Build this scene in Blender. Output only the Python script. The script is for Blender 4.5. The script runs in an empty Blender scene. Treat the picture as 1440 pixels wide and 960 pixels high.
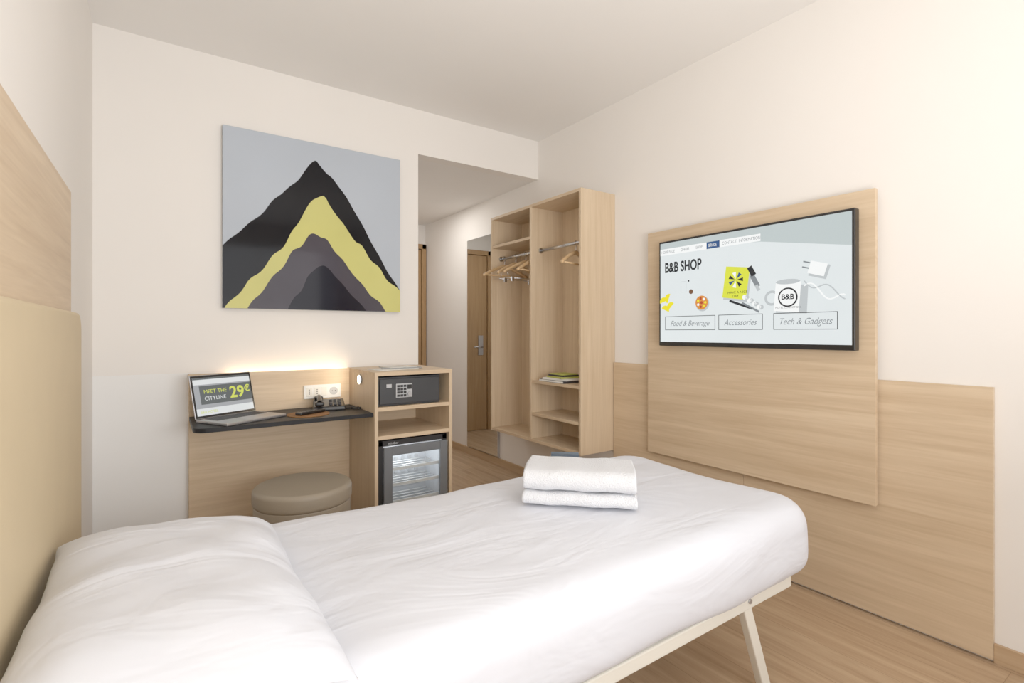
import bpy, bmesh, math, random
from mathutils import Vector, Matrix
random.seed(4)
S = bpy.context.scene
COL = S.collection

# ------------------------------------------------------------ materials
def lin(c):
    return tuple(((v/255)/12.92 if v/255 <= .04045 else ((v/255+.055)/1.055)**2.4) for v in c)
def pm(name, rgb, rough=.5, metal=0., var=.04, nscale=8., bump=0., bscale=60., emis=0., coat=0., spec=.5):
    m = bpy.data.materials.new(name); m.use_nodes = True
    nt = m.node_tree; b = nt.nodes['Principled BSDF']
    c = lin(rgb)
    geo = nt.nodes.new('ShaderNodeNewGeometry')
    n = nt.nodes.new('ShaderNodeTexNoise'); n.inputs['Scale'].default_value = nscale; n.inputs['Detail'].default_value = 3
    nt.links.new(geo.outputs['Position'], n.inputs['Vector'])
    r = nt.nodes.new('ShaderNodeValToRGB')
    r.color_ramp.elements[0].position = .3; r.color_ramp.elements[1].position = .7
    r.color_ramp.elements[0].color = (*[max(0, v*(1-var)) for v in c], 1)
    r.color_ramp.elements[1].color = (*[min(1, v*(1+var)) for v in c], 1)
    nt.links.new(n.outputs['Fac'], r.inputs['Fac'])
    nt.links.new(r.outputs['Color'], b.inputs['Base Color'])
    b.inputs['Roughness'].default_value = rough
    b.inputs['Metallic'].default_value = metal
    b.inputs['Specular IOR Level'].default_value = spec
    b.inputs['Coat Weight'].default_value = coat
    b.inputs['Coat Roughness'].default_value = .05
    if emis > 0:
        nt.links.new(r.outputs['Color'], b.inputs['Emission Color'])
        b.inputs['Emission Strength'].default_value = emis
    if bump > 0:
        n2 = nt.nodes.new('ShaderNodeTexNoise'); n2.inputs['Scale'].default_value = bscale; n2.inputs['Detail'].default_value = 4
        nt.links.new(geo.outputs['Position'], n2.inputs['Vector'])
        bp = nt.nodes.new('ShaderNodeBump'); bp.inputs['Strength'].default_value = bump; bp.inputs['Distance'].default_value = .01
        nt.links.new(n2.outputs['Fac'], bp.inputs['Height']); nt.links.new(bp.outputs['Normal'], b.inputs['Normal'])
    return m

def wood(name, axis, c1, c2, rough=.45, amt=1.0):
    m = bpy.data.materials.new(name); m.use_nodes = True
    nt = m.node_tree; b = nt.nodes['Principled BSDF']; L = nt.links
    geo = nt.nodes.new('ShaderNodeNewGeometry')
    mp = nt.nodes.new('ShaderNodeMapping')
    sc = [26., 26., 26.]; sc['XYZ'.index(axis)] = 1.1
    mp.inputs['Scale'].default_value = sc
    L.new(geo.outputs['Position'], mp.inputs['Vector'])
    n = nt.nodes.new('ShaderNodeTexNoise'); n.inputs['Scale'].default_value = 1.; n.inputs['Detail'].default_value = 6; n.inputs['Roughness'].default_value = .6; n.inputs['Distortion'].default_value = .5
    L.new(mp.outputs['Vector'], n.inputs['Vector'])
    mp2 = nt.nodes.new('ShaderNodeMapping')
    sc = [110., 110., 110.]; sc['XYZ'.index(axis)] = 5.
    mp2.inputs['Scale'].default_value = sc
    L.new(geo.outputs['Position'], mp2.inputs['Vector'])
    n2 = nt.nodes.new('ShaderNodeTexNoise'); n2.inputs['Detail'].default_value = 3
    n2.inputs['Scale'].default_value = 1.
    L.new(mp2.outputs['Vector'], n2.inputs['Vector'])
    mx = nt.nodes.new('ShaderNodeMath'); mx.operation = 'MULTIPLY_ADD'; mx.inputs[1].default_value = .35
    L.new(n2.outputs['Fac'], mx.inputs[0]); L.new(n.outputs['Fac'], mx.inputs[2])
    r = nt.nodes.new('ShaderNodeValToRGB')
    r.color_ramp.elements[0].position = .46; r.color_ramp.elements[1].position = .88
    r.color_ramp.elements[0].color = (*lin(c1), 1); r.color_ramp.elements[1].color = (*lin(c2), 1)
    L.new(mx.outputs[0], r.inputs['Fac']); L.new(r.outputs['Color'], b.inputs['Base Color'])
    b.inputs['Roughness'].default_value = rough
    bp = nt.nodes.new('ShaderNodeBump'); bp.inputs['Strength'].default_value = .06; bp.inputs['Distance'].default_value = .002
    L.new(mx.outputs[0], bp.inputs['Height']); L.new(bp.outputs['Normal'], b.inputs['Normal'])
    return m

WD, WL = (196,168,134), (218,193,160)
M_wX = wood('wood_grain_x', 'X', WD, WL)
M_wY = wood('wood_grain_y', 'Y', WD, WL)
M_wZ = wood('wood_grain_z', 'Z', (203,176,142), (220,196,164))
M_door = wood('door_wood', 'Z', (150,114,74), (174,138,94))
M_base = wood('baseboard_wood', 'Y', (176,144,108), (196,166,132))
M_baseX = wood('baseboard_wood_x', 'X', (176,144,108), (196,166,132))
M_hang = wood('hanger_wood', 'X', (198,158,108), (220,184,138))

def floor_mat():
    m = bpy.data.materials.new('oak_laminate'); m.use_nodes = True
    nt = m.node_tree; b = nt.nodes['Principled BSDF']; L = nt.links
    geo = nt.nodes.new('ShaderNodeNewGeometry')
    mp = nt.nodes.new('ShaderNodeMapping'); mp.inputs['Rotation'].default_value = (0, 0, math.pi/2)
    L.new(geo.outputs['Position'], mp.inputs['Vector'])
    br = nt.nodes.new('ShaderNodeTexBrick'); br.offset = .37
    br.inputs['Scale'].default_value = 1.; br.inputs['Brick Width'].default_value = 1.3; br.inputs['Row Height'].default_value = .19
    br.inputs['Mortar Size'].default_value = .0012; br.inputs['Mortar Smooth'].default_value = .3
    br.inputs['Color1'].default_value = (.88,.88,.88,1); br.inputs['Color2'].default_value = (1,1,1,1); br.inputs['Mortar'].default_value = (.55,.5,.45,1)
    L.new(mp.outputs['Vector'], br.inputs['Vector'])
    mp2 = nt.nodes.new('ShaderNodeMapping'); mp2.inputs['Scale'].default_value = (22, 1.3, 1)
    L.new(geo.outputs['Position'], mp2.inputs['Vector'])
    n = nt.nodes.new('ShaderNodeTexNoise'); n.inputs['Scale'].default_value = 1; n.inputs['Detail'].default_value = 7; n.inputs['Distortion'].default_value = .8; n.inputs['Roughness'].default_value = .65
    L.new(mp2.outputs['Vector'], n.inputs['Vector'])
    r = nt.nodes.new('ShaderNodeValToRGB'); r.color_ramp.elements[0].position = .3; r.color_ramp.elements[1].position = .72
    r.color_ramp.elements[0].color = (*lin((160,128,96)), 1); r.color_ramp.elements[1].color = (*lin((202,172,138)), 1)
    L.new(n.outputs['Fac'], r.inputs['Fac'])
    mx = nt.nodes.new('ShaderNodeMix'); mx.data_type = 'RGBA'; mx.blend_type = 'MULTIPLY'; mx.inputs[0].default_value = 1
    L.new(r.outputs['Color'], mx.inputs[6]); L.new(br.outputs['Color'], mx.inputs[7])
    L.new(mx.outputs[2], b.inputs['Base Color']); b.inputs['Roughness'].default_value = .42
    return m
M_floor = floor_mat()

def wall_a_mat():
    m = pm('wall_paint_two_tone', (242,237,231), .85, var=.01, nscale=2, bump=.03, bscale=150)
    nt = m.node_tree; b = nt.nodes['Principled BSDF']; L = nt.links
    src = b.inputs['Base Color'].links[0].from_socket
    geo = nt.nodes.new('ShaderNodeNewGeometry'); sx = nt.nodes.new('ShaderNodeSeparateXYZ')
    L.new(geo.outputs['Position'], sx.inputs[0])
    lt = nt.nodes.new('ShaderNodeMath'); lt.operation = 'LESS_THAN'; lt.inputs[1].default_value = .98
    L.new(sx.outputs['Z'], lt.inputs[0])
    mx = nt.nodes.new('ShaderNodeMix'); mx.data_type = 'RGBA'
    L.new(lt.outputs[0], mx.inputs[0]); L.new(src, mx.inputs[6]); mx.inputs[7].default_value = (*lin((243,242,240)), 1)
    L.new(mx.outputs[2], b.inputs['Base Color'])
    return m
M_wallA = wall_a_mat()
M_wall = pm('wall_paint', (241,236,230), .85, var=.01, nscale=2, bump=.03, bscale=150)
M_ceil = pm('ceiling_paint', (242,239,235), .9, var=.01, nscale=2)
M_white = pm('white_plastic', (238,238,236), .35, var=.01)
M_metalw = pm('cream_powder_coat', (230,226,214), .35, var=.01)
def sheet_mat():
    m = pm('white_cotton', (218,221,230), .55, var=.008, nscale=3)
    nt = m.node_tree; b = nt.nodes['Principled BSDF']; L = nt.links
    geo = nt.nodes.new('ShaderNodeNewGeometry')
    mp = nt.nodes.new('ShaderNodeMapping'); mp.inputs['Scale'].default_value = (2.2, 5.5, 5.5); mp.inputs['Rotation'].default_value = (0, 0, .35)
    L.new(geo.outputs['Position'], mp.inputs['Vector'])
    n = nt.nodes.new('ShaderNodeTexNoise'); n.inputs['Scale'].default_value = 1.; n.inputs['Detail'].default_value = 3; n.inputs['Distortion'].default_value = 1.2
    L.new(mp.outputs['Vector'], n.inputs['Vector'])
    bp = nt.nodes.new('ShaderNodeBump'); bp.inputs['Strength'].default_value = .55; bp.inputs['Distance'].default_value = .02
    L.new(n.outputs['Fac'], bp.inputs['Height']); L.new(bp.outputs['Normal'], b.inputs['Normal'])
    return m
M_sheet = sheet_mat()
M_towel = pm('terry_cotton', (228,230,235), .95, var=.01, bump=.6, bscale=240)
M_pad = pm('upholstery_tan', (202,182,146), .6, var=.02, bump=.08, bscale=300)
M_stool = pm('stool_leatherette', (150,138,120), .5, var=.02, bump=.05, bscale=200)
M_black = pm('black_plastic', (16,16,18), .3)
M_blackm = pm('black_matte', (24,24,27), .55)
M_desk = pm('desktop_anthracite', (20,20,23), .5, bump=.03, spec=.25)
M_safe = pm('safe_steel', (42,44,48), .45, var=.05)
M_grey = pm('grey_door_frame', (106,111,117), .4, var=.03)
M_inner = pm('fridge_interior', (205,208,212), .4)
M_chrome = pm('chrome', (205,207,210), .18, 1., var=.01)
M_alu = pm('aluminium', (184,184,187), .35, .8, var=.02)
M_keys = pm('key_plastic', (32,32,36), .5)
M_lgrey = pm('light_grey', (188,190,193), .4)
M_cork = pm('cork_mat', (136,92,48), .8, var=.2, nscale=90)
M_bookg = pm('book_green', (178,180,84), .5)
M_paper = pm('paper', (232,230,224), .7)
M_bookd = pm('book_dark', (42,42,46), .5)
M_card = pm('card_blue_grey', (80,94,108), .4)
M_mirror = pm('mirror_silver', (225,228,228), .02, 1., var=.0)
M_led = pm('led_warm', (255,224,184), .5, emis=9.)
M_puck = pm('led_puck_lens', (255,226,180), .5, emis=8.)
def glass():
    m = bpy.data.materials.new('clear_glass'); m.use_nodes = True
    nt = m.node_tree; nt.nodes.clear()
    o = nt.nodes.new('ShaderNodeOutputMaterial'); mx = nt.nodes.new('ShaderNodeMixShader'); mx.inputs[0].default_value = .07
    t = nt.nodes.new('ShaderNodeBsdfTransparent'); g = nt.nodes.new('ShaderNodeBsdfGlossy'); g.inputs['Roughness'].default_value = .03
    t.inputs['Color'].default_value = (.93,.95,.96,1)
    nt.links.new(t.outputs[0], mx.inputs[1]); nt.links.new(g.outputs[0], mx.inputs[2]); nt.links.new(mx.outputs[0], o.inputs[0])
    return m
M_glass = glass()
def flat(name, rgb, rough=.2, emis=1.):
    m = pm(name, rgb, rough, var=.01, emis=1., spec=.25)
    nt = m.node_tree; b = nt.nodes['Principled BSDF']
    nt.links.remove(b.inputs['Base Color'].links[0]); b.inputs['Base Color'].default_value = (.005,.005,.005,1)
    return m

# ------------------------------------------------------------ helpers
def group(name, loc, rotz=None):
    e = bpy.data.objects.new(name, None); e.empty_display_size = .1
    e.location = loc; COL.objects.link(e)
    if rotz is None: e['w'] = 1
    else: e['w'] = 0; e.rotation_euler = (0, 0, rotz)
    return e
def fin(ob, root, mat=None, smooth=False):
    COL.objects.link(ob)
    if mat: ob.data.materials.append(mat)
    if smooth:
        for p in ob.data.polygons: p.use_smooth = True
    if root is not None:
        ob.parent = root
        if root['w']: ob.matrix_parent_inverse = Matrix.Translation(-Vector(root.location))
    return ob
def mesh_obj(name, verts, faces):
    me = bpy.data.meshes.new(name); me.from_pydata([tuple(v) for v in verts], [], faces); me.update()
    return bpy.data.objects.new(name, me)
def box(name, lo, hi, mat, root=None, bev=.0, seg=2, rot=None):
    lo = Vector(lo); hi = Vector(hi); c = (lo+hi)/2; h = (hi-lo)/2
    me = bpy.data.meshes.new(name); bm = bmesh.new(); bmesh.ops.create_cube(bm, size=2)
    for v in bm.verts: v.co = Vector((v.co.x*h.x, v.co.y*h.y, v.co.z*h.z))
    if bev > 0: bmesh.ops.bevel(bm, geom=bm.edges[:], offset=bev, segments=seg, profile=.5, affect='EDGES')
    bm.to_mesh(me); bm.free()
    ob = bpy.data.objects.new(name, me); ob.location = c
    if rot: ob.rotation_euler = rot
    return fin(ob, root, mat)
def cyl(name, p0, p1, r, mat, root=None, seg=24, r2=None, bev=0):
    p0 = Vector(p0); p1 = Vector(p1); d = p1-p0
    me = bpy.data.meshes.new(name); bm = bmesh.new()
    bmesh.ops.create_cone(bm, cap_ends=True, segments=seg, radius1=r, radius2=r if r2 is None else r2, depth=d.length)
    if bev:
        ed = [e for e in bm.edges if abs(e.verts[0].co.z-e.verts[1].co.z) < 1e-6]
        bmesh.ops.bevel(bm, geom=ed, offset=bev, segments=5, profile=.5, affect='EDGES')
    for f in bm.faces: f.smooth = len(f.verts) < 6
    bm.to_mesh(me); bm.free()
    ob = bpy.data.objects.new(name, me); ob.location = (p0+p1)/2
    ob.rotation_euler = d.to_track_quat('Z', 'Y').to_euler()
    return fin(ob, root, mat)
def tube(name, pts, r, mat, root=None, cyclic=False, smooth=False):
    cu = bpy.data.curves.new(name, 'CURVE'); cu.dimensions = '3D'; cu.bevel_depth = r; cu.bevel_resolution = 3
    sp = cu.splines.new('NURBS' if smooth else 'POLY'); sp.points.add(len(pts)-1)
    for p, q in zip(sp.points, pts): p.co = (*q, 1)
    sp.use_cyclic_u = cyclic
    if smooth: sp.order_u = 3; sp.use_endpoint_u = True
    ob = bpy.data.objects.new(name, cu); return fin(ob, root, mat)
def frame(origin, kind):
    o = Vector(origin)
    if kind == 'R': ax = (Vector((0,-1,0)), Vector((0,0,1)), Vector((-1,0,0)))
    else: ax = (Vector((1,0,0)), Vector((0,0,1)), Vector((0,-1,0)))
    m = Matrix.Identity(4)
    for i in range(3):
        for j in range(3): m[j][i] = ax[i][j]
    m.translation = o
    return m
def poly(name, pts, off, M, mat, root, thick=0.0006):
    n = len(pts); v = [(p[0], p[1], off) for p in pts]+[(p[0], p[1], off-thick) for p in pts]
    f = [list(range(n)), list(range(2*n-1, n-1, -1))]+[[i, i+n, (i+1) % n+n, (i+1) % n] for i in range(n)]
    ob = mesh_obj(name, [M@Vector(q) for q in v], f)
    bm = bmesh.new(); bm.from_mesh(ob.data); bmesh.ops.recalc_face_normals(bm, faces=bm.faces)
    bmesh.ops.triangulate(bm, faces=[q for q in bm.faces if len(q.verts) > 4]); bm.to_mesh(ob.data); bm.free()
    return fin(ob, root, mat)
def rect(name, x0, y0, x1, y1, off, M, mat, root):
    return poly(name, [(x0,y0),(x1,y0),(x1,y1),(x0,y1)], off, M, mat, root)
def disc(name, cx, cy, r, off, M, mat, root, n=28, sx=1.):
    return poly(name, [(cx+sx*r*math.cos(2*math.pi*i/n), cy+r*math.sin(2*math.pi*i/n)) for i in range(n)], off, M, mat, root)
def outline(name, x0, y0, x1, y1, w, off, M, mat, root):
    for i, a in enumerate([(x0,y0,x1,y0+w),(x0,y1-w,x1,y1),(x0,y0,x0+w,y1),(x1-w,y0,x1,y1)]):
        rect(f'{name}_{i}', *a, off, M, mat, root)
def text(name, s, x, y, size, off, M, mat, root, bold=0., align='LEFT', shear=0, sx=1.):
    cu = bpy.data.curves.new(name, 'FONT'); cu.body = s; cu.size = size; cu.offset = bold; cu.align_x = align; cu.shear = shear
    ob = bpy.data.objects.new(name, cu)
    ob.matrix_local = M@Matrix.Translation((x, y, off))@Matrix.Diagonal((sx,1,1,1))
    return fin(ob, root, mat)

# ------------------------------------------------------------ room shell
XL, XR, YA, YE, YB, H = -.285, 2.5, 3.26, 5.4, -1.5, 2.735
CX = 1.456; CH = 2.43
box('floor', (XL-.1, YB-.1, -.08), (XR+.1, YE+.1, 0), M_floor)
box('ceiling', (XL-.1, YB-.1, H), (XR+.1, YA+.1, H+.08), M_ceil)
box('ceiling_corridor', (CX-.1, YA+.1, CH), (XR+.1, YE+.1, CH+.08), M_ceil)
box('wall_left', (XL-.1, YB-.1, 0), (XL, YA+.1, H), M_wall)
box('wall_right', (XR, YB-.1, 0), (XR+.1, YE+.1, H), M_wall)
box('wall_front', (XL, YA, 0), (CX, YA+.1, H), M_wallA)
box('wall_front_beam', (CX, YA, CH), (XR, YA+.1, H), M_wallA)
box('wall_corridor_left', (CX-.1, YA+.1, 0), (CX, YE, CH), M_wall)
box('wall_corridor_end', (CX-.1, YE, 0), (XR, YE+.1, CH), M_wall)
wx0, wx1, wz0, wz1 = .0, 2.25, .55, 2.45
box('wall_back_sill', (XL, YB-.1, 0), (XR, YB, wz0), M_wall)
box('wall_back_lintel', (XL, YB-.1, wz1), (XR, YB, H), M_wall)
box('wall_back_jamb_a', (XL, YB-.1, wz0), (wx0, YB, wz1), M_wall)
box('wall_back_jamb_b', (wx1, YB-.1, wz0), (XR, YB, wz1), M_wall)
wg = group('window_1', ((wx0+wx1)/2, YB-.05, wz0))
for a in [((wx0,YB-.08,wz0),(wx1,YB-.02,wz0+.06)), ((wx0,YB-.08,wz1-.06),(wx1,YB-.02,wz1)), ((wx0,YB-.08,wz0),(wx0+.06,YB-.02,wz1)), ((wx1-.06,YB-.08,wz0),(wx1,YB-.02,wz1)), (((wx0+wx1)/2-.03,YB-.08,wz0),((wx0+wx1)/2+.03,YB-.02,wz1))]:
    box('window_bar', *a, M_white, wg, .004)
box('baseboard_right', (XR-.014, YB, 0), (XR, .53, .07), M_base, None, .002)
box('baseboard_corridor', (XR-.014, 2.43, 0), (XR, YE, .07), M_base, None, .002)
box('baseboard_left', (XL, YB, 0), (XL+.014, YA, .07), M_base, None, .002)
box('baseboard_front', (XL+.014, YA-.014, 0), (.11, YA, .07), M_baseX, None, .002)

# entrance door
dg = group('door_1', (2.05, YE, 0))
box('door_leaf', (1.64, YE-.04, .005), (2.43, YE-.005, 2.14), M_door, dg, .003)
box('jamb_l', (1.57, YE-.06, 0), (1.635, YE, 2.2), M_door, dg, .003)
box('jamb_r', (2.435, YE-.06, 0), (2.485, YE, 2.2), M_door, dg, .003)
box('jamb_top', (1.57, YE-.06, 2.145), (2.485, YE, 2.2), M_door, dg, .003)
box('lock_plate', (1.70, YE-.055, .92), (1.765, YE-.038, 1.16), M_alu, dg, .004)
cyl('lever_stem', (1.73, YE-.04, 1.02), (1.73, YE-.09, 1.02), .01, M_chrome, dg)
cyl('lever', (1.725, YE-.09, 1.02), (1.85, YE-.09, 1.02), .009, M_chrome, dg)

# ------------------------------------------------------------ mirror
mg = group('wall_mirror', (XR-.01, 4.1, .08))
box('mirror_backing', (XR-.022, 3.826, .08), (XR-.001, 4.378, 2.10), M_alu, mg, .001)
box('mirror_glass', (XR-.026, 3.829, .083), (XR-.0225, 4.375, 2.097), M_mirror, mg)

# ------------------------------------------------------------ wardrobe
wr = group('open_wardrobe', (2.35, 2.95, .413))
X0, X1, Y0, Y1, Z0, Z1 = 2.194, 2.499, 2.416, 3.495, .413, 2.122
T = .02
box('side_near', (X0,Y0,Z0), (X1,Y0+T,Z1), M_wZ, wr, .0012)
box('side_far', (X0,Y1-T,Z0), (X1,Y1,Z1), M_wZ, wr, .0012)
box('divider', (X0,2.945,Z0+T), (X1-.012,2.945+T,Z1-T), M_wZ, wr, .0012)
box('top', (X0,Y0+T,Z1-T), (X1,Y1-T,Z1), M_wY, wr, .0012)
box('bottom', (X0,Y0+T,Z0), (X1,Y1-T,Z0+T), M_wY, wr, .0012)
box('back', (X1-.01,Y0+T,Z0+T), (X1,Y1-T,Z1-T), M_wZ, wr)
for i, z in enumerate([.855, .622]):
    box(f'shelf_{i}', (X0+.004,Y0+T,z-T), (X1-.01,2.945,z), M_wY, wr, .0012)
box('shelf_top', (X0+.004,2.965,1.875), (X1-.01,Y1-T,1.895), M_wY, wr, .0012)
for i, (a, b) in enumerate([(Y0+T, 2.945), (2.965, Y1-T)]):
    cyl(f'rail_{i}', (2.28,a,1.795), (2.28,b,1.795), .012, M_chrome, wr)
    for y in (a+.004, b-.004):
        cyl('rail_socket', (2.28,y-.004,1.795), (2.28,y+.004,1.795), .02, M_chrome, wr)

def hanger(y, ang, clips=False):
    g = group('coat_hanger', (2.28, y, 1.795), ang)
    hook = [(.018*math.cos(math.radians(t)), 0, .0+.0155*math.sin(math.radians(t))) for t in range(200, -61, -20)]
    hook += [(0, 0, -.03), (0, 0, -.065)]
    tube('hook', hook, .0026, M_chrome, g)
    n = 20; v = []; f = []
    for i in range(n+1):
        s = -1+2*i/n; x = s*.205; z = -.062-.085*abs(s)**1.25
        hh = .014*(1-.35*abs(s)); w = .006+.004*abs(s)
        yb = -.018*abs(s)**2
        v += [(x,yb-w,z-hh),(x,yb+w,z-hh),(x,yb+w,z+hh),(x,yb-w,z+hh)]
    for i in range(n):
        for k in range(4):
            a = i*4+k; b = i*4+(k+1) % 4; f.append((a, b, b+4, a+4))
    f += [(3,2,1,0), (n*4, n*4+1, n*4+2, n*4+3)]
    fin(mesh_obj('shoulder', v, f), g, M_hang, True)
    if clips:
        cyl('clip_bar', (-.19,-.018,-.19), (.19,-.018,-.19), .003, M_chrome, g)
        for x in (-.13, .13):
            box('clip', (x-.012,-.026,-.215), (x+.012,-.01,-.18), M_chrome, g, .002)
        for x in (-.17, .17): cyl('clip_wire', (x,-.018,-.19), (x,-.014,-.12), .002, M_chrome, g)
    else:
        cyl('trouser_bar', (-.18,-.012,-.142), (.18,-.012,-.142), .006, M_hang, g)
hanger(2.56, .30)
hanger(3.03, .25); hanger(3.13, -.05, True); hanger(3.26, .15, True); hanger(3.42, -.05)

# magazines on wardrobe shelf
bk = group('book_stack', (2.30, 2.70, .855))
box('book_a', (2.205,2.60,.8555), (2.40,2.86,.871), M_bookd, bk, .001)
box('book_a_pages', (2.2035,2.604,.858), (2.39,2.8615,.869), M_paper, bk)
box('book_b', (2.21,2.60,.8715), (2.39,2.83,.885), M_paper, bk, .001, rot=(0,0,.1))
box('book_c', (2.215,2.61,.8855), (2.38,2.80,.897), M_bookg, bk, .001, rot=(0,0,-.12))
box('book_d', (2.22,2.62,.8975), (2.37,2.78,.908), M_bookd, bk, .001, rot=(0,0,.05))
box('book_e', (2.225,2.63,.9085), (2.36,2.77,.916), M_bookg, bk, .001, rot=(0,0,-.05))

# ------------------------------------------------------------ TV wall panels
lp = group('low_wall_panel', (2.49, 1.47, .02))
box('board_near', (2.48, .53, .012), (2.499, 1.49, 1.0), M_wY, lp, .001)
box('board_far', (2.48, 1.492, .012), (2.499, 2.412, 1.0), M_wY, lp, .001)
tp = group('tv_backboard', (2.45, 1.49, .477))
box('board', (2.44, .885, .477), (2.462, 2.086, 1.80), M_wY, tp, .001)
box('spacer_a', (2.462, 1.0, .55), (2.48, 1.08, .98), M_blackm, tp)
box('spacer_b', (2.462, 1.9, .55), (2.48, 1.98, .98), M_blackm, tp)
box('spacer_c', (2.462, 1.2, 1.1), (2.499, 1.8, 1.7), M_blackm, tp)

tv = group('television', (2.41, 1.447, 1.124))
ty0, ty1, tz0, tz1 = .938, 1.956, 1.122, 1.722
box('tv_body', (2.385, ty0, tz0), (2.425, ty1, tz1), M_black, tv, .004)
box('tv_mount', (2.425, 1.25, 1.25), (2.44, 1.65, 1.6), M_blackm, tv)
TW, TH = ty1-ty0, tz1-tz0
F = frame((2.385, ty1, tz0), 'R')
t_bg = flat('screen_white', (218,225,226)); t_band = flat('screen_grey', (180,191,191))
t_wh = flat('screen_pure', (242,244,243)); t_dk = flat('screen_ink', (26,30,34))
t_blue = flat('screen_blue', (36,70,118)); t_yel = flat('screen_yellow', (232,218,40))
t_grn = flat('screen_green', (212,218,56)); t_or = flat('screen_orange', (210,128,50))
t_sh = flat('screen_shadow', (180,186,188)); t_br = flat('screen_brown', (104,68,46))
t_mid = flat('screen_mid', (118,124,128)); t_red = flat('screen_red', (170,60,32))
b0, b1, c0, c1 = .012, TW-.012, .024, TH-.012
def tx(s): return s*TW
def ty(v): return v*TH
rect('screen', b0, c0, b1, c1, .001, F, t_bg, tv)
poly('banner_band', [(b0,c1),(b1,c1),(b1,ty(.74)),(tx(.6),ty(.86)),(b0,ty(.9))][::-1], .0016, F, t_band, tv)
rect('nav_strip', b0, ty(.865), tx(.60), ty(.925), .0022, F, t_wh, tv)
rect('nav_tab', tx(.31), ty(.865), tx(.385), ty(.925), .0028, F, t_blue, tv)
for i, s in enumerate(['HOME PAGE','OFFERS','SHOP','CONTACT','INFORMATION']):
    text(f'nav_word_{i}', s, tx([.02,.15,.245,.40,.49][i]), ty(.882), .022, .0028, F, t_mid, tv, 0, sx=.75)
text('nav_word_w', 'SERVICE', tx(.32), ty(.882), .022, .0034, F, t_wh, tv, 0, sx=.62)
text('title', 'B&B SHOP', tx(.042), ty(.70), .078, .0022, F, t_dk, tv, .0025, sx=.68)
for i, (s, v, a) in enumerate([(.035,.42,.3), (.07,.45,1.2), (.045,.34,-.4), (.085,.37,.8)]):
    cx, cy = tx(s), ty(v); pts = [(cx+.028*math.cos(a+t*math.pi/8), cy+.028*math.sin(a+t*math.pi/8)) for t in range(9)]
    poly(f'lemon_{i}', pts, .0022, F, t_yel, tv)
disc('pizza_shadow', tx(.285), ty(.385), .041, .0019, F, t_sh, tv)
disc('pizza', tx(.28), ty(.395), .038, .0022, F, t_or, tv)
for i in range(7):
    a = i*.9; disc(f'topping_{i}', tx(.28)+.023*math.cos(a), ty(.395)+.023*math.sin(a), .007, .0028, F, [t_yel, t_wh, t_red][i % 3], tv, 12)
disc('pizza_center', tx(.28), ty(.395), .008, .0028, F, t_red, tv, 12)
disc('walnut', tx(.215), ty(.50), .013, .0022, F, t_br, tv, 14); disc('seed', tx(.20), ty(.60), .005, .0022, F, t_dk, tv, 10)
outline('snack_bag', tx(.15), ty(.50), tx(.185), ty(.60), .0012, .0022, F, t_sh, tv)
def rrect(cx, cy, w, h, a):
    return [(cx+x*math.cos(a)-y*math.sin(a), cy+x*math.sin(a)+y*math.cos(a)) for x, y in [(-w/2,-h/2),(w/2,-h/2),(w/2,h/2),(-w/2,h/2)]]
poly('notebook_shadow', rrect(tx(.482), ty(.53), .135, .165, -.14), .0019, F, t_sh, tv)
poly('notebook', rrect(tx(.474), ty(.545), .13, .16, -.14), .0022, F, t_grn, tv)
for k in range(7):
    a = k*.9; poly(f'leaf_{k}', [(tx(.474)+.006*math.cos(a), ty(.57)+.006*math.sin(a)), (tx(.474)+.040*math.cos(a+.25), ty(.57)+.040*math.sin(a+.25)), (tx(.474)+.040*math.cos(a-.25), ty(.57)+.040*math.sin(a-.25))], .0028, F, [t_dk, t_blue, t_wh][k % 3], tv)
text('notebook_title', 'HAVE A NICE', tx(.43), ty(.455), .018, .0028, F, t_dk, tv); text('notebook_title2', 'DAY', tx(.455), ty(.425), .018, .0028, F, t_dk, tv)
poly('usb_stick', rrect(tx(.572), ty(.55), .024, .07, .5), .0026, F, t_mid, tv)
poly('usb_cap', rrect(tx(.556), ty(.63), .026, .05, .5), .0028, F, t_dk, tv)
poly('usb_tip', rrect(tx(.586), ty(.49), .016, .03, .5), .0028, F, t_sh, tv)
poly('pen_a', rrect(tx(.50), ty(.36), .13, .012, -.35), .0028, F, t_dk, tv)
poly('pen_b', rrect(tx(.55), ty(.335), .10, .010, -.5), .0028, F, t_mid, tv)
for k in range(8): disc(f'lanyard_{k}', tx(.52+.012*k), ty(.42-.014*k+.01*(k % 2)), .012, .0024, F, t_sh if k % 2 else t_wh, tv, 14)
poly('mug_shadow', rrect(tx(.745), ty(.385), .14, .13, -.05), .0019, F, t_sh, tv)
poly('mug', rrect(tx(.725), ty(.405), .115, .14, -.08), .0024, F, t_wh, tv)
poly('mug_inside', [(tx(.728)+.056*math.cos(k*math.pi/10), ty(.405)+.069+.012*math.sin(k*math.pi/10)) for k in range(20)], .0026, F, t_sh, tv)
disc('mug_handle', tx(.655), ty(.40), .036, .0021, F, t_sh, tv); disc('mug_handle_in', tx(.655), ty(.40), .024, .0023, F, t_bg, tv)
disc('mug_logo', tx(.728), ty(.40), .045, .0028, F, t_dk, tv); disc('mug_logo_in', tx(.728), ty(.40), .038, .0032, F, t_wh, tv)
text('mug_text', 'B&B', tx(.728), ty(.385), .034, .0036, F, t_dk, tv, .001, 'CENTER')
text('mug_url', 'HOTEL COLLECTION', tx(.728), ty(.315), .012, .0028, F, t_dk, tv, 0, 'CENTER')
poly('charger_shade', rrect(tx(.862), ty(.585), .078, .064, -.3), .0019, F, t_sh, tv)
poly('charger', rrect(tx(.855), ty(.60), .072, .056, -.3), .0024, F, t_wh, tv)
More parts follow.
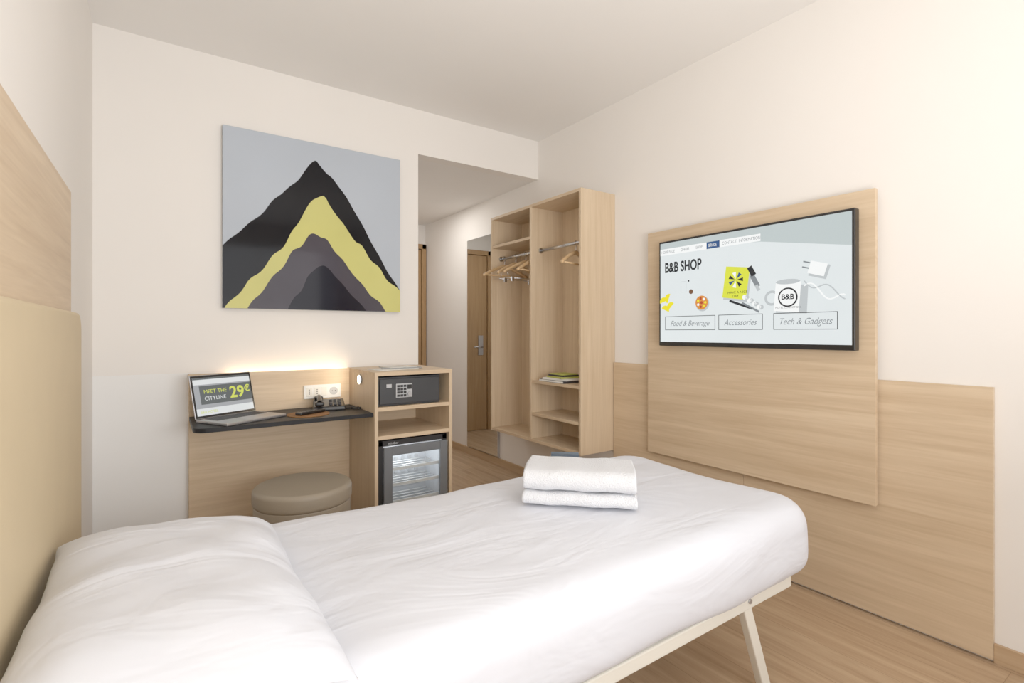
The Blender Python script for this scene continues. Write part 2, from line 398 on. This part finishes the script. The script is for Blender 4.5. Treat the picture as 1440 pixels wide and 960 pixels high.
poly('charger_pin_a', rrect(tx(.81), ty(.655), .03, .006, -.3), .0024, F, t_mid, tv)
poly('charger_pin_b', rrect(tx(.805), ty(.615), .03, .006, -.3), .0024, F, t_mid, tv)
for q, (o, am) in enumerate([(0, .035), (.035, -.03)]):
    cab = [(tx(.80+.165*t), ty(.48+o-.12*t+am*math.sin(t*8))) for t in [i/20 for i in range(21)]]
    tube(f'cable_{q}', [F@Vector((p[0], p[1], .002)) for p in cab], .003, t_sh if q else t_wh, tv)
for i, (s0, s1, lab) in enumerate([(.045,.36,'Food & Beverage'), (.379,.611,'Accessories'), (.662,.936,'Tech & Gadgets')]):
    outline(f'button_{i}', tx(s0), ty(.15), tx(s1), ty(.28), .003, .0022, F, t_dk, tv)
    text(f'button_text_{i}', lab, tx((s0+s1)/2), ty(.19), .042, .0022, F, t_mid, tv, 0, 'CENTER', .35, sx=.85)

# ------------------------------------------------------------ painting
pt = group('mountain_wall_art', (.79, 3.25, 1.335))
PX0, PZ0, PW, PH = .275, 1.335, 1.035, 1.015
box('panel', (PX0, 3.226, PZ0), (PX0+PW, 3.259, PZ0+PH), pm('art_side', (120,128,136), .3), pt, .001)
FA = frame((PX0, 3.226, PZ0), 'A')
def art(name, pts, mat, off):
    out = []
    n = len(pts)
    for i in range(n-1):
        p0 = pts[max(i-1, 0)]; p1 = pts[i]; p2 = pts[i+1]; p3 = pts[min(i+2, n-1)]
        for k in range(6):
            t = k/6; q = []
            for d in (0, 1):
                q.append(.5*((2*p1[d])+(-p0[d]+p2[d])*t+(2*p0[d]-5*p1[d]+4*p2[d]-p3[d])*t*t+(-p0[d]+3*p1[d]-3*p2[d]+p3[d])*t**3))
            out.append((min(1, max(0, q[0]))*PW, max(0, q[1]+.004*math.sin(q[0]*60))*PH))
    out.append((pts[-1][0]*PW, pts[-1][1]*PH))
    v = []; f = []
    for x, z in out: v += [(x, 0, off), (x, z, off)]
    for i in range(len(out)-1): f.append((2*i, 2*i+2, 2*i+3, 2*i+1))
    fin(mesh_obj(name, [FA@Vector(q) for q in v], f), pt, mat)
AR = dict(rough=.08, spec=.15)
a_sky = pm('art_sky', (182,191,203), var=.05, nscale=1.2, **AR)
rect('sky', 0, 0, PW, PH, .0008, FA, a_sky, pt)
art('mountain_black', [(0,.34),(.091,.439),(.196,.547),(.25,.625),(.306,.685),(.37,.75),(.421,.829),(.473,.894),(.50,.875),(.541,.825),(.58,.80),(.625,.744),(.711,.616),(.80,.46),(.914,.265),(1,.14)], pm('art_black', (12,12,17), **AR), .0014)
art('mountain_yellow', [(.01,0),(.03,.03),(.091,.10),(.13,.16),(.196,.226),(.25,.31),(.306,.369),(.345,.45),(.382,.513),(.42,.59),(.46,.652),(.51,.69),(.535,.675),(.56,.63),(.625,.552),(.66,.50),(.711,.437),(.75,.41),(.80,.336),(.86,.28),(.914,.205),(1,.14)], pm('art_yellow', (208,204,120), var=.05, nscale=3, **AR), .0020)
art('mountain_grey', [(.12,0),(.15,.05),(.196,.105),(.25,.19),(.306,.257),(.35,.34),(.40,.38),(.44,.44),(.473,.456),(.51,.44),(.541,.425),(.58,.37),(.625,.325),(.67,.26),(.711,.215),(.75,.17),(.80,.11),(.86,.06),(.905,0)], pm('art_grey', (70,66,74), **AR), .0026)
art('mountain_inner', [(.325,0),(.36,.07),(.40,.12),(.43,.19),(.46,.227),(.49,.262),(.52,.27),(.55,.25),(.583,.217),(.62,.18),(.668,.117),(.72,.07),(.778,0)], pm('art_inner', (25,23,32), **AR), .0032)

# ------------------------------------------------------------ desk
dk = group('wall_desk', (.54, 3.0, 0))
box('back_panel', (.117, 3.205, .0), (.968, 3.225, .975), M_wX, dk, .001)
box('left_edge', (.117, 3.226, .0), (.13, 3.259, .975), M_wX, dk)
r = .06; pts = [(.968,2.77),(.968,3.2045),(.118,3.2045)]
for i in range(9):
    a = math.pi+i/8*math.pi/2; pts.append((.118+r+r*math.cos(a), 2.77+r+r*math.sin(a)))
n = len(pts); v = [(x,y,.728) for x,y in pts]+[(x,y,.75) for x,y in pts]
f = [list(range(n-1,-1,-1)), list(range(n,2*n))]+[[i,(i+1)%n,(i+1)%n+n,i+n] for i in range(n)]
ob = mesh_obj('desktop', v, f)
bm = bmesh.new(); bm.from_mesh(ob.data); bmesh.ops.recalc_face_normals(bm, faces=bm.faces); bm.to_mesh(ob.data); bm.free()
fin(ob, dk, M_desk)
bv = ob.modifiers.new('b', 'BEVEL'); bv.width = .002; bv.segments = 2
box('led_strip', (.30, 3.232, .945), (.95, 3.252, .951), M_led, dk)

# LED puck lamp on the cabinet side
pk = group('led_puck_lamp', (.968, 2.996, .92))
cyl('puck_housing', (.9695,2.996,.92), (.960,2.996,.92), .030, M_alu, pk, 32)
cyl('puck_lens', (.960,2.996,.92), (.9585,2.996,.92), .026, M_puck, pk, 32)
sl = bpy.data.lights.new('puck_beam', 'SPOT'); sl.energy = 2.6; sl.color = (1,.80,.55); sl.spot_size = math.radians(120); sl.spot_blend = 1; sl.shadow_soft_size = .025
so_ = bpy.data.objects.new('puck_beam', sl); so_.location = (.952, 2.996, .92); so_.rotation_euler = Vector((-.6,.8,.0)).to_track_quat('-Z','Y').to_euler()
COL.objects.link(so_); so_.parent = pk; so_.matrix_parent_inverse = Matrix.Translation(-Vector(pk.location))

ol = group('power_outlet', (.80, 3.2, .84))
box('plate', (.695,3.196,.80), (.912,3.2048,.883), M_white, ol, .004, 3)
for x in (.725,.77,.81): 
    box('module', (x-.018,3.1935,.815), (x+.018,3.197,.868), M_paper, ol, .002)
for x in (.725,.77):
    for z in (.83,.842,.854): cyl('pin', (x,3.1925,z), (x,3.195,z), .0032, M_black, ol, 10)
cyl('schuko', (.868,3.1925,.842), (.868,3.197,.842), .024, M_lgrey, ol)
for x in (.859,.877): cyl('pin', (x,3.1915,.842), (x,3.194,.842), .003, M_black, ol, 10)

# cabinet
cb = group('minibar_cabinet', (1.21, 3.0, 0))
cx0, cx1, cy0, cy1 = .970, 1.452, 2.752, 3.2585
box('side_l', (cx0,cy0,0), (cx0+.02,cy1,.955), M_wZ, cb, .001)
box('side_r', (cx1-.02,cy0,0), (cx1,cy1,.955), M_wZ, cb, .001)
box('top', (cx0,cy0,.955), (cx1,cy1,.977), M_wX, cb, .001)
box('shelf_a', (cx0+.02,cy0+.004,.757), (cx1-.02,cy1-.01,.779), M_wX, cb, .001)
box('shelf_b', (cx0+.02,cy0+.004,.597), (cx1-.02,cy1-.01,.619), M_wX, cb, .001)
box('plinth', (cx0+.02,cy0+.01,0), (cx1-.02,cy1-.01,.10), M_wX, cb, .001)
box('back', (cx0+.02,cy1-.01,.10), (cx1-.02,cy1,.955), M_wX, cb)

sf = group('hotel_safe', (1.18, 2.95, .779))
box('body', (.996,2.785,.7795), (1.385,3.15,.945), M_safe, sf, .004)
box('door', (1.006,2.772,.790), (1.375,2.786,.935), M_safe, sf, .004)
box('keypad_plate', (1.10,2.767,.825), (1.20,2.773,.905), M_lgrey, sf, .003)
for i in range(4):
    for j in range(3):
        box('key', (1.106+j*.020,2.763,.831+i*.018), (1.122+j*.020,2.768,.844+i*.018), M_blackm, sf, .001)
box('safe_display', (1.168,2.764,.872), (1.196,2.768,.898), M_black, sf)
cyl('knob', (1.182,2.757,.845), (1.182,2.768,.845), .013, M_alu, sf)
box('label', (1.045,2.7705,.885), (1.075,2.7725,.905), M_lgrey, sf)

fr = group('minibar_fridge', (1.21, 2.95, .10))
fx0, fx1, fy0, fz0, fz1 = .996, 1.425, 2.775, .101, .585
box('side_a', (fx0,fy0,fz0), (fx0+.03,3.2,fz1), M_blackm, fr, .002)
box('side_b', (fx1-.03,fy0,fz0), (fx1,3.2,fz1), M_blackm, fr, .002)
box('top', (fx0,fy0,fz1-.03), (fx1,3.2,fz1), M_blackm, fr, .002)
box('base', (fx0,fy0,fz0), (fx1,3.2,fz0+.05), M_blackm, fr, .002)
box('interior_back', (fx0+.03,3.0,fz0+.05), (fx1-.03,3.02,fz1-.03), M_inner, fr)
box('liner_a', (fx0+.03,fy0+.01,fz0+.05), (fx0+.036,3.0,fz1-.03), M_inner, fr)
box('liner_b', (fx1-.036,fy0+.01,fz0+.05), (fx1-.03,3.0,fz1-.03), M_inner, fr)
box('liner_top', (fx0+.036,fy0+.01,fz1-.036), (fx1-.036,3.0,fz1-.03), M_inner, fr)
d0, d1 = fx0+.03, fx1-.002
box('door_l', (d0,2.755,fz0+.01), (d0+.050,2.775,fz1-.035), M_grey, fr, .003)
box('door_r', (d1-.050,2.755,fz0+.01), (d1,2.775,fz1-.035), M_grey, fr, .003)
box('door_top', (d0+.050,2.755,fz1-.085), (d1-.050,2.775,fz1-.035), M_grey, fr, .003)
box('door_bottom', (d0+.050,2.755,fz0+.01), (d1-.050,2.775,fz0+.07), M_grey, fr, .003)
box('door_glass', (d0+.045,2.763,fz0+.06), (d1-.045,2.767,fz1-.08), M_glass, fr)
for z in (.22,.32,.41):
    for k in range(4): cyl('shelf_wire', (fx0+.04,2.82+k*.05,z), (fx1-.04,2.82+k*.05,z), .003, M_white, fr, 8)
    box('shelf_lip', (fx0+.04,2.795,z-.006), (fx1-.04,2.80,z+.012), M_white, fr, .001)
for i in range(6):
    for j in range(3): cyl('vent', (1.10+i*.045,2.994,.26+j*.08), (1.10+i*.045,3.0,.26+j*.08), .012, M_lgrey, fr, 12)
text('badge', 'minibar', d0+.03, fz1-.023, .02, .0008, frame((0,fy0,0),'A'), M_lgrey, fr)
flp = bpy.data.lights.new('fridge_fill', 'POINT'); flp.energy = .9; flp.shadow_soft_size = .02; flp.color = (.95,.98,1)  # added fill to brighten the interior; the fridge's own light is off
fl = bpy.data.objects.new('fridge_fill', flp); fl.location = (1.21, 2.86, .50); COL.objects.link(fl); fl.parent = fr; fl.matrix_parent_inverse = Matrix.Translation(-Vector(fr.location))

# brochures on cabinet
br = group('brochure', (1.15, 2.98, .978))
box('sheet_a', (1.02,2.86,.9775), (1.28,3.02,.981), M_paper, br, rot=(0,0,.15))
box('sheet_b', (1.10,2.92,.9815), (1.34,3.08,.985), pm('brochure_grey',(140,142,142),.4), br, rot=(0,0,-.2))
box('sheet_c', (1.12,2.93,.9855), (1.30,3.06,.988), M_paper, br, rot=(0,0,.1))

# ------------------------------------------------------------ laptop
lt = group('laptop', (.285, 3.055, .7505), math.radians(30))
W, D = .34, .235
box('base', (-W/2,-D,0), (W/2,0,.014), M_alu, lt, .004, 3)
box('key_well', (-W/2+.025,-.125,.0142), (W/2-.025,-.02,.0148), M_lgrey, lt)
for i in range(5):
    for j in range(13):
        x = -W/2+.03+j*.0217
        box('key', (x,-.121+i*.0202,.0148), (x+.0185,-.121+i*.0202+.0165,.0165), M_keys, lt)
box('trackpad', (-.05,-.215,.0142), (.05,-.14,.0147), M_lgrey, lt, .0)
lid = bpy.data.objects.new('lid', None); COL.objects.link(lid); lid.parent = lt; lid['w'] = 0
lid.location = (0, .002, .014); lid.rotation_euler = (math.radians(-14), 0, 0)
box('lid_shell', (-W/2,0,0), (W/2,.006,.222), M_alu, lid, .002)
box('bezel', (-W/2+.003,-.001,.003), (W/2-.003,.0,.219), M_black, lid)
FL = frame((-W/2, -.001, 0), 'A')
l_bg = flat('lap_grey', (150,152,155)); l_lt = flat('lap_light', (212,215,215)); l_dk = flat('lap_dark', (82,86,86)); l_yg = flat('lap_lime', (198,206,84))
rect('lcd', .012, .014, W-.012, .208, .0006, FL, l_bg, lid)
rect('lcd_top', .012, .172, W-.012, .208, .001, FL, l_lt, lid)
rect('lcd_bar', .012, .198, W-.012, .208, .0014, FL, l_dk, lid)
rect('lcd_banner', .04, .07, W-.012, .165, .001, FL, l_dk, lid)
rect('lcd_bottom', .012, .014, W-.012, .05, .001, FL, l_lt, lid)
text('lcd_price', '29', .20, .09, .085, .0016, FL, l_yg, lid, .002)
text('lcd_cent', '€', .288, .115, .05, .0016, FL, l_yg, lid, .001)
text('lcd_l1', 'MEET THE', .06, .125, .028, .0016, FL, l_yg, lid)
text('lcd_l2', 'CITYLINE', .06, .09, .028, .0016, FL, l_lt, lid)
text('lcd_l3', 'B&B HOTEL', .03, .025, .018, .0016, FL, l_yg, lid)

# ------------------------------------------------------------ phone, mat, remote
ph = group('desk_telephone', (.81, 3.08, .7505), math.radians(-12))
v = [(-.09,-.075,0),(.09,-.075,0),(.09,.075,0),(-.09,.075,0),(-.085,-.07,.022),(.085,-.07,.022),(.085,.07,.05),(-.085,.07,.05)]
f = [(3,2,1,0),(4,5,6,7),(0,1,5,4),(1,2,6,5),(2,3,7,6),(3,0,4,7)]
ob = mesh_obj('phone_body', v, f); fin(ob, ph, M_black); q = ob.modifiers.new('b','BEVEL'); q.width=.006; q.segments=3
for i in range(4):
    for j in range(3): box('phone_key', (.0+j*.024,-.055+i*.025,.028+i*.0053), (.017+j*.024,-.039+i*.025,.034+i*.0053), M_keys, ph, .001)
hs = [(-.055, -.10+.02*i, .052+.02*math.sin(math.pi*i/10)) for i in range(11)]
tube('handset', hs, .013, M_black, ph)
box('earpiece', (-.08,-.115,.028), (-.03,-.065,.056), M_black, ph, .012, 4)
box('mouthpiece', (-.08,.055,.045), (-.03,.105,.068), M_black, ph, .012, 4)
tube('phone_cord', [(.02+.10+.05*math.sin(i*.35), -.05-.08*math.cos(i*.3)*.5+.004*math.sin(i*3), .006+.004*math.cos(i*3)) for i in range(30)], .003, M_black, ph, smooth=True)
mt = group('round_cork_mat', (.66, 2.925, .7505), 0)
cyl('mat', (0,0,0), (0,0,.004), .11, M_cork, mt, 48)
rm = group('remote_control', (.67, 2.92, .755), math.radians(-62))
box('remote_body', (-.024,-.085,0), (.024,.085,.018), M_black, rm, .007, 4)
for i in range(6):
    for j in range(3): cyl('remote_button', (-.013+j*.013,-.06+i*.02,.0175), (-.013+j*.013,-.06+i*.02,.0195), .0042, M_keys, rm, 10)

# ------------------------------------------------------------ stool
st = group('round_pouf', (.563, 2.60, 0))
cyl('pouf_body', (.563,2.60,.015), (.563,2.60,.395), .218, M_stool, st, 64, bev=.012)
cyl('pouf_cushion', (.563,2.60,.385), (.563,2.60,.470), .224, M_stool, st, 64, bev=.022)
cyl('pouf_base', (.563,2.60,0), (.563,2.60,.02), .20, M_black, st, 48)

# ------------------------------------------------------------ bed
bd = group('single_bed', (.87, 1.33, 0))
BX0, BX1, BY0, BY1 = -.205, 1.95, .868, 1.795
me = bpy.data.meshes.new('bed_cover'); bm = bmesh.new(); bmesh.ops.create_cube(bm, size=2)
hz0, hz1 = .355, .603
for w in bm.verts:
    w.co = Vector(((BX0+BX1)/2+w.co.x*(BX1-BX0)/2, (BY0+BY1)/2+w.co.y*(BY1-BY0)/2, (hz0+hz1)/2+w.co.z*(hz1-hz0)/2))
ed = [e for e in bm.edges if abs(e.verts[0].co.z-e.verts[1].co.z) > .1 and e.verts[0].co.x > 1]
bmesh.ops.bevel(bm, geom=ed, offset=.15, segments=12, profile=.5, affect='EDGES')
ed = [e for e in bm.edges if e.verts[0].co.z > hz1-.001 and e.verts[1].co.z > hz1-.001]
bmesh.ops.bevel(bm, geom=ed, offset=.085, segments=10, profile=.5, affect='EDGES')
bm.normal_update()
ed = [e for e in bm.edges if e.verts[0].co.z < hz0+.001 and e.verts[1].co.z < hz0+.001]
bmesh.ops.bevel(bm, geom=ed, offset=.06, segments=6, profile=.5, affect='EDGES')
bm.to_mesh(me); bm.free()
cov = fin(bpy.data.objects.new('bed_cover', me), bd, M_sheet, True)
rmsh = cov.modifiers.new('r', 'REMESH'); rmsh.mode = 'VOXEL'; rmsh.voxel_size = .016; rmsh.use_smooth_shade = True
sm = cov.modifiers.new('s', 'SMOOTH'); sm.iterations = 8; sm.factor = .6
tex = bpy.data.textures.new('soft_folds', 'CLOUDS'); tex.noise_scale = .42; tex.noise_depth = 1
dp = cov.modifiers.new('d', 'DISPLACE'); dp.texture = tex; dp.strength = .024; dp.mid_level = .5; dp.texture_coords = 'GLOBAL'
for y in (.905, 1.73):
    box('side_rail', (-.18,y,.318), (1.80,y+.03,.358), M_metalw, bd, .004)
for x in (-.18, .6, 1.2, 1.77):
    box('cross_rail', (x,.935,.322), (x+.03,1.73,.354), M_metalw, bd, .004)
for i in range(14):
    box('slat', (-.1+i*.135,.935,.352), (-.04+i*.135,1.73,.360), M_hang, bd, .002)
def leg(x0, x1, y):
    d = Vector((x1-x0, 0, -.33))
    o = box('leg', (-.02,-.014,-d.length/2), (.02,.014,d.length/2), M_metalw, None, .004)
    o.rotation_euler = (0, math.atan2(-(x1-x0), .33), 0); o.location = ((x0+x1)/2, y, .165)
    o.parent = bd; o.matrix_parent_inverse = Matrix.Translation(-Vector(bd.location))
for y in (.92, 1.745):
    leg(1.53, 1.66, y); leg(.08, -.03, y)
    cyl('bolt', (1.54,y-.02,.345), (1.54,y-.012,.345), .008, M_alu, bd, 12)

# pillow
def pillow(name, a, b, top, bot, root, mat, N=56):
    v = []; f = []; idx = {}
    for side in (0, 1):
        for i in range(N+1):
            for j in range(N+1):
                u = math.sin(math.pi/2*(-1+2*i/N)); w = math.sin(math.pi/2*(-1+2*j/N))
                edge = i in (0, N) or j in (0, N)
                if side == 1 and edge: idx[(1,i,j)] = idx[(0,i,j)]; continue
                x = a*u*(1-.05*(1-w*w)); y = b*w*(1-.035*(1-u*u))
                h = (max(0, 1-u**4)*max(0, 1-w**4))**.55
                wr_ = .005*math.sin(9*w+3*u)*math.sin(5*u+1)*h
                droop = -.012*max(0, u)**3
                z = ((top*h+wr_) if side == 0 else -bot*h)+droop
                idx[(side,i,j)] = len(v); v.append((x, y, z))
    for side in (0, 1):
        for i in range(N):
            for j in range(N):
                q = [idx[(side,i,j)], idx[(side,i+1,j)], idx[(side,i+1,j+1)], idx[(side,i,j+1)]]
                f.append(q if side == 0 else q[::-1])
    ob = mesh_obj(name, v, f); fin(ob, root, mat, True)
    d = ob.modifiers.new('d', 'DISPLACE'); t = bpy.data.textures.new('pl', 'CLOUDS'); t.noise_scale = .18
    d.texture = t; d.strength = .012
    return ob
pg = group('pillow', (.03, 1.245, .655), 0)
pl = pillow('pillow_body', .24, .41, .078, .022, pg, M_sheet)
pl.rotation_euler = (0, math.radians(4), 0)

# ------------------------------------------------------------ towels
tg = group('folded_towels', (1.23, 1.36, .612), math.radians(-44))
def towel(w, depth, th, z0, layers, name, seed):
    prof = []; rr = th/2+.0025
    y0, y1 = -depth/2, depth/2
    z = z0+th/2; d = -1
    for L in range(layers):
        xs = [y0+rr, y1-rr] if d > 0 else [y1-rr, y0+rr]
        for k in range(13): prof.append((xs[0]+(xs[1]-xs[0])*k/12, z))
        if L < layers-1:
            c = xs[1]
            for k in range(1, 8):
                a = -math.pi/2+math.pi*k/8
                prof.append((c+d*rr*math.cos(a), z+rr+rr*math.sin(a)))
            z += 2*rr; d = -d
    N = 40; v = []; f = []
    for i in range(N+1):
        x = -w/2+w*i/N
        for j, (a, b) in enumerate(prof):
            v.append((x*(1+.006*math.sin(j*.5+seed)), a, b+.0015*math.sin(i*.4+seed)))
    P = len(prof)
    for i in range(N):
        for j in range(P-1): f.append((i*P+j, (i+1)*P+j, (i+1)*P+j+1, i*P+j+1))
    ob = mesh_obj(name, v, f); fin(ob, tg, M_towel, True)
    so = ob.modifiers.new('so', 'SOLIDIFY'); so.thickness = th; so.offset = 0
    bvv = ob.modifiers.new('bv', 'BEVEL'); bvv.width = th*.40; bvv.segments = 4; bvv.limit_method = 'ANGLE'; bvv.angle_limit = 1.0
    t = bpy.data.textures.new('tw', 'CLOUDS'); t.noise_scale = .05
    dd = ob.modifiers.new('dd', 'DISPLACE'); dd.texture = t; dd.strength = .005
towel(.385, .22, .020, 0, 2, 'towel_lower', 1)
towel(.380, .225, .032, .051, 2, 'towel_upper', 2)
cg = group('info_card', (1.45, 1.70, .604), math.radians(-40))
box('card_front', (-.06,-.02,0), (.06,-.017,.07), M_card, cg, rot=(.25,0,0))
box('card_back', (-.06,.004,0), (.06,.007,.07), M_card, cg, rot=(-.25,0,0))

# ------------------------------------------------------------ headboard
hb = group('wooden_headboard', (-.27, 1.3, 0))
box('board', (-.2845, .35, .0), (-.255, 2.274, 1.676), M_wY, hb, .001)
ph2 = group('padded_headboard', (-.235, 1.3, 0))
yy0, yy1, zz0, zz1, r = .45, 2.153, .0, 1.262, .06
pts = [(yy0,zz0),(yy1,zz0)]
for i in range(9):
    a = i/8*math.pi/2; pts.append((yy1-r+r*math.cos(a), zz1-r+r*math.sin(a)))
for i in range(9):
    a = math.pi/2+i/8*math.pi/2; pts.append((yy0+r+r*math.cos(a), zz1-r+r*math.sin(a)))
n = len(pts); v = [(-.2545,y,z) for y,z in pts]+[(-.215,y,z) for y,z in pts]
f = [list(range(n)), list(range(2*n-1,n-1,-1))]+[[i,(i+1)%n,(i+1)%n+n,i+n] for i in range(n)]
ob = mesh_obj('cushion', v, f)
bm = bmesh.new(); bm.from_mesh(ob.data); bmesh.ops.recalc_face_normals(bm, faces=bm.faces); bm.to_mesh(ob.data); bm.free()
fin(ob, ph2, M_pad); q = ob.modifiers.new('b','BEVEL'); q.width=.012; q.segments=4

# ------------------------------------------------------------ lights
def area(name, loc, rot, sx, sy, e, col):
    l = bpy.data.lights.new(name, 'AREA'); l.shape = 'RECTANGLE'; l.size = sx; l.size_y = sy; l.energy = e; l.color = col
    o = bpy.data.objects.new(name, l); o.location = loc; o.rotation_euler = rot; COL.objects.link(o); return o
area('window_daylight', (1.0, YB+.02, 1.5), (math.radians(90), 0, 0), 1.9, 1.8, 22, (.99, .985, .98))
area('bounce_fill', (.75, -.35, 1.15), (math.radians(180-42), 0, math.radians(8)), 1.3, .8, 35, (1, .975, .945))  # added fill behind the camera, bounced off the ceiling; no lamp stands here
area('corridor_fill', (1.98, 4.4, CH-.01), (0, 0, 0), .4, .4, 6, (1, .96, .91))  # added fill to lift the dim corridor, without any fitting
w = bpy.data.worlds.new('world'); S.world = w; w.use_nodes = True
w.node_tree.nodes['Background'].inputs[0].default_value = (.9,.95,1,1); w.node_tree.nodes['Background'].inputs[1].default_value = .8

# ------------------------------------------------------------ camera
cam = bpy.data.cameras.new('camera'); cam.lens = 17.88; cam.sensor_width = 36; cam.shift_y = -13/1440; cam.clip_start = .02
co = bpy.data.objects.new('camera', cam); co.location = (0, 0, 1.2); co.rotation_euler = (math.radians(90), 0, -math.asin(.5667)); COL.objects.link(co)
S.camera = co
S.view_settings.view_transform = 'Standard'
S.view_settings.exposure = .02
S.view_settings.gamma = 1.25
